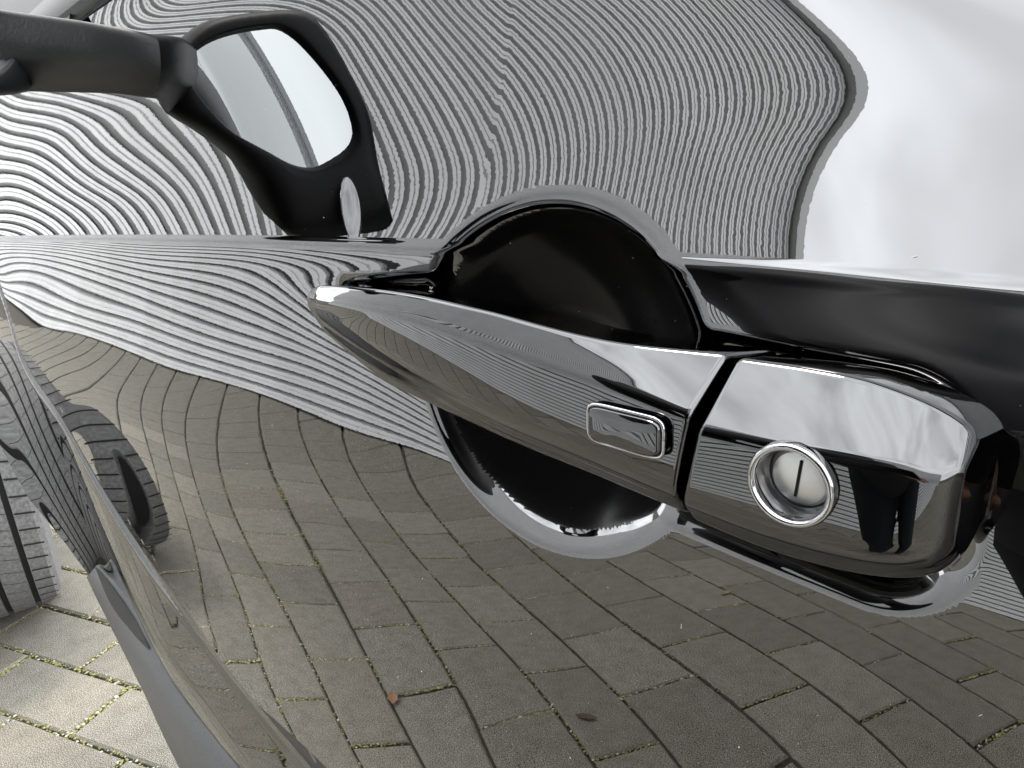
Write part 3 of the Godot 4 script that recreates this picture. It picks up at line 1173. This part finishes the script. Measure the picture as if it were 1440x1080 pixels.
func photographer() -> void:
	# standing between wall and car, facing the door, both hands holding a phone at waist height
	var o := FEET
	var hip := o + Vector3(-0.12, 0.88, -0.06)
	var chest := o + Vector3(-0.37, 1.21, -0.24)
	var neck := o + Vector3(-0.37, 1.37, -0.23)
	var head := o + Vector3(-0.34, 1.45, -0.21)
	var body := Field.new()
	body.cell = 0.016
	var cloth := Field.new()
	cloth.cell = 0.018
	var legs := Field.new()
	legs.cell = 0.018
	limb(body, [neck + Vector3(0, -0.06, 0.01), neck + Vector3(0, 0.05, -0.03)], [0.056, 0.054])
	limb(body, [head + Vector3(0, 0.035, 0.01), head + Vector3(0, -0.045, -0.03)], [0.088, 0.062])
	limb(body, [head + Vector3(0, -0.005, -0.085), head + Vector3(0, -0.03, -0.112)], [0.012, 0.016])
	for s in [-1.0, 1.0]:
		body.bone(head + Vector3(s * 0.085, -0.01, 0.015), head + Vector3(s * 0.088, -0.035, 0.01), 0.014, 0.012)
	limb(body, [hip, chest], [0.11, 0.12])
	limb(cloth, [hip + Vector3(0, -0.03, 0), hip.lerp(chest, 0.5) + Vector3(0, 0.02, 0.02), chest], [0.14, 0.145, 0.15])
	limb(cloth, [chest + Vector3(-0.12, 0.08, 0.0), chest + Vector3(0.12, 0.08, 0.0)], [0.085, 0.085])
	limb(cloth, [hip + Vector3(-0.07, -0.02, 0), hip + Vector3(0.07, -0.02, 0)], [0.115, 0.115])
	limb(cloth, [neck + Vector3(0, -0.06, 0.01), neck + Vector3(0, -0.01, -0.01)], [0.085, 0.07])
	limb(legs, [hip + Vector3(-0.07, 0.04, 0), hip + Vector3(0.07, 0.04, 0)], [0.115, 0.115])
	var wrists := []
	for s in [-1.0, 1.0]:
		var sh := chest + Vector3(s * 0.19, 0.10, 0.0)
		var el := chest + (Vector3(0.26, -0.17, -0.04) if s > 0.0 else Vector3(-0.20, -0.27, 0.10))
		var wr := Vector3(0.125, 0.925, 0.28) if s > 0.0 else hip + Vector3(-0.02, 0.10, 0.17)
		wrists.append(wr)
		limb(body, [sh, el, wr], [0.045, 0.036, 0.026])
		limb(cloth, [sh, el, el.lerp(wr, 0.88)], [0.068, 0.054, 0.042])
		var kn := o + Vector3(s * 0.105, 0.48, -0.04)
		var an := o + Vector3(s * 0.115, 0.09, 0.03)
		limb(body, [hip + Vector3(s * 0.09, -0.03, 0), kn, an], [0.075, 0.05, 0.035])
		limb(legs, [hip + Vector3(s * 0.09, -0.03, 0), kn, an + Vector3(0, -0.03, 0)], [0.098, 0.072, 0.062])
	var arr := body.mesh(0.03)
	# hands on a finer grid: palm, four curled fingers and a thumb on the phone's long edge
	for i in 2:
		var s := -1.0 if i == 0 else 1.0
		var hand := Field.new()
		hand.cell = 0.0045
		var wr: Vector3 = wrists[i]
		# the near hand grips the phone's end, the other hangs relaxed
		var way := Vector3(-0.55, 0.3, -0.78).normalized() if s > 0.0 else Vector3(0.9, 0.05, 0.1).normalized()
		var side := Vector3(0.1, 0.98, 0.12).normalized() if s > 0.0 else Vector3(0.0, 1.0, 0.0)
		side = (side - way * side.dot(way)).normalized()
		var inw := way.cross(side) * (-1.0 if s > 0.0 else 1.0)
		var palm := wr + way * 0.075
		hand.bone(wr, wr + way * 0.03, 0.026, 0.026)
		for q in 4:
			var off := side * (0.028 - 0.019 * q)
			hand.bone(wr + way * 0.03, palm + off, 0.019, 0.012)
			var long: float = [0.9, 1.0, 0.96, 0.78][q]
			var k1 := palm + off + (way * 0.9 + inw * 0.35).normalized() * 0.036 * long
			var k2 := k1 + (way * 0.5 + inw * 0.8).normalized() * 0.026 * long
			var k3 := k2 + (way * 0.1 + inw * 0.95).normalized() * 0.02 * long
			hand.bone(palm + off, k1, 0.0095, 0.009)
			hand.bone(k1, k2, 0.009, 0.0085)
			hand.bone(k2, k3, 0.0085, 0.0075)
		var t1 := wr + way * 0.045 + side * 0.038 + inw * 0.012
		var t2 := t1 + (way * 0.75 + inw * 0.55 + side * 0.3).normalized() * 0.03
		hand.bone(wr + way * 0.015 + side * 0.01, t1, 0.018, 0.013)
		hand.bone(t1, t2, 0.0115, 0.0105)
		hand.bone(t2, t2 + (way * 0.6 + inw * 0.8).normalized() * 0.026, 0.0105, 0.009)
		var h := hand.mesh(0.006)
		var base: int = arr[0].size()
		arr[0].append_array(h[0])
		arr[1].append_array(h[1])
		for q in h[2]:
			arr[2].append(base + q)
	var person := MeshInstance3D.new()
	person.name = "person"
	person.mesh = arrays(arr[0], arr[1], arr[2])
	person.material_override = mat.skin
	add_child(person)
	tag(person, "person in dark hooded jacket and trousers holding a phone, mirrored in the handle", "person")
	cloth.bone(head + Vector3(0, 0.045, 0.03), head + Vector3(0, 0.02, 0.05), 0.105, 0.10)
	cloth.bone(head + Vector3(0, 0.075, -0.03), head + Vector3(0, 0.0, 0.06), 0.075, 0.09)
	cloth.bone(head + Vector3(0, 0.03, -0.05), head + Vector3(0, -0.05, -0.05), 0.085, 0.085)
	cloth.bone(chest + Vector3(-0.05, 0.06, 0.0), chest + Vector3(-0.13, 0.24, 0.0), 0.13, 0.10)
	cloth.bone(head + Vector3(0, 0.0, 0.06), neck + Vector3(0, -0.04, 0.04), 0.09, 0.085)
	var c := cloth.mesh(0.05)
	part("jacket", arrays(c[0], c[1], c[2]), mat.jacket, person)
	c = legs.mesh(0.03)
	part("trousers", arrays(c[0], c[1], c[2]), mat.trousers, person)
	var hair := Field.new()
	hair.cell = 0.012
	hair.bone(head + Vector3(0, 0.050, 0.02), head + Vector3(0, 0.02, 0.045), 0.088, 0.085)
	hair.bone(head + Vector3(0, 0.02, 0.045), head + Vector3(0, -0.05, 0.05), 0.08, 0.05)
	c = hair.mesh(0.02)
	part("hair", arrays(c[0], c[1], c[2]), mat.hair, person)
	for s in [-1.0, 1.0]:
		var shoe := Field.new()
		shoe.cell = 0.012
		var an := o + Vector3(s * 0.115, 0.05, 0.03)
		shoe.bone(an + Vector3(0, -0.005, 0.03), an + Vector3(s * 0.01, -0.012, -0.10), 0.045, 0.038)
		shoe.bone(an + Vector3(s * 0.01, -0.012, -0.10), an + Vector3(s * 0.02, -0.016, -0.15), 0.038, 0.034)
		c = shoe.mesh(0.02)
		part("shoe", arrays(c[0], c[1], c[2]), mat.shoe, person)
	var phone := thing("phone", "dark phone held in both hands by the mirrored person", "phone")
	var t := Transform3D(Basis(Vector3(0.703197, -0.059670, -0.708487), Vector3(-0.179246, 0.949408, -0.257868), Vector3(0.688030, 0.308326, 0.656925)).orthonormalized(), Vector3(0, 1.0, 0.13))
	part("phone_body", chamfered(Vector3(0.150, 0.072, 0.008), 0.002), mat.phone, phone, t * Transform3D(Basis.IDENTITY, Vector3(-0.057, -0.022, 0.014)))


# ------------------------------------------------------------------ leaves and twigs
func leaf_mesh(l: float, w: float, curl: float, seed_: int) -> ArrayMesh:
	var r := RandomNumberGenerator.new()
	r.seed = seed_
	var rows := []
	for i in 9:
		var t := i / 8.0
		var half := w * 0.5 * pow(sin(PI * clampf(t * 0.96 + 0.02, 0, 1)), 0.7) * (1.0 + r.randf_range(-0.28, 0.28))
		var row := PackedVector3Array()
		for k in 5:
			var s := k / 2.0 - 1.0
			row.append(Vector3((t - 0.5) * l, absf(s) * half * curl + 0.15 * curl * l * (t - 0.5) * (t - 0.5) * 4.0 + r.randf_range(0, 0.001), s * half))
		rows.append(row)
	return grid(rows)


func litter() -> void:
	var spots := [
		[Vector3(-1.02, 0.004, 0.47), 0.040, 0.022, 0.5, "reddish brown dry leaf on the paving closest to the car's sill"],
		[Vector3(-0.73, 0.004, 0.69), 0.042, 0.018, 0.4, "dark brown crumpled dry leaf on paving, mirrored below the handle bowl"],
		[Vector3(-0.95, 0.004, 1.32), 0.035, 0.020, 0.6, "small tan dry leaf farther out on the paving towards the slatted wall"],
	]
	for i in spots.size():
		var s: Array = spots[i]
		var m := leaf_mesh(s[1], s[2], s[3], 50 + i)
		var k := mat.leaf.duplicate() as StandardMaterial3D
		k.albedo_color = [Color(0.24, 0.13, 0.075), Color(0.075, 0.05, 0.035), Color(0.26, 0.20, 0.13)][i].linear_to_srgb()
		var o := part("dry_leaf", m, k, self, Transform3D(Basis(Vector3.UP, 0.7 + 1.9 * i), s[0]))
		tag(o, s[4], "leaf", "dry leaves on the paving")


# Fine dust on the paint, too small and too many to count.
func dust() -> void:
	var ball := SphereMesh.new()
	ball.radius = 0.5
	ball.height = 1.0
	ball.radial_segments = 6
	ball.rings = 3
	var mm := MultiMesh.new()
	mm.transform_format = MultiMesh.TRANSFORM_3D
	mm.mesh = ball
	mm.instance_count = 320
	for i in 320:
		var x := -0.01 - 0.42 * pow(rng.randf(), 1.5)
		var y := rng.randf_range(0.80, 1.03)
		var s := 0.00008 + 0.00020 * pow(rng.randf(), 6.0)
		var b := Basis(Vector3(0, 0, 1), rng.randf() * 6.0).scaled(Vector3(s, s, s))
		if rng.randf() < 0.06:
			b = Basis(Vector3(0, 0, 1), rng.randf() * 6.0) * Basis.from_scale(Vector3(s * 7.0, s * 0.7, s * 0.5))
		mm.set_instance_transform(i, Transform3D(b, Vector3(x, y, skin(x, y) + s * 0.2)))
	var mi := MultiMeshInstance3D.new()
	mi.name = "dust"
	mi.multimesh = mm
	mi.material_override = plain(Color(0.62, 0.60, 0.57), 0.9)
	mi.set_meta("kind", "stuff")
	car.add_child(mi)
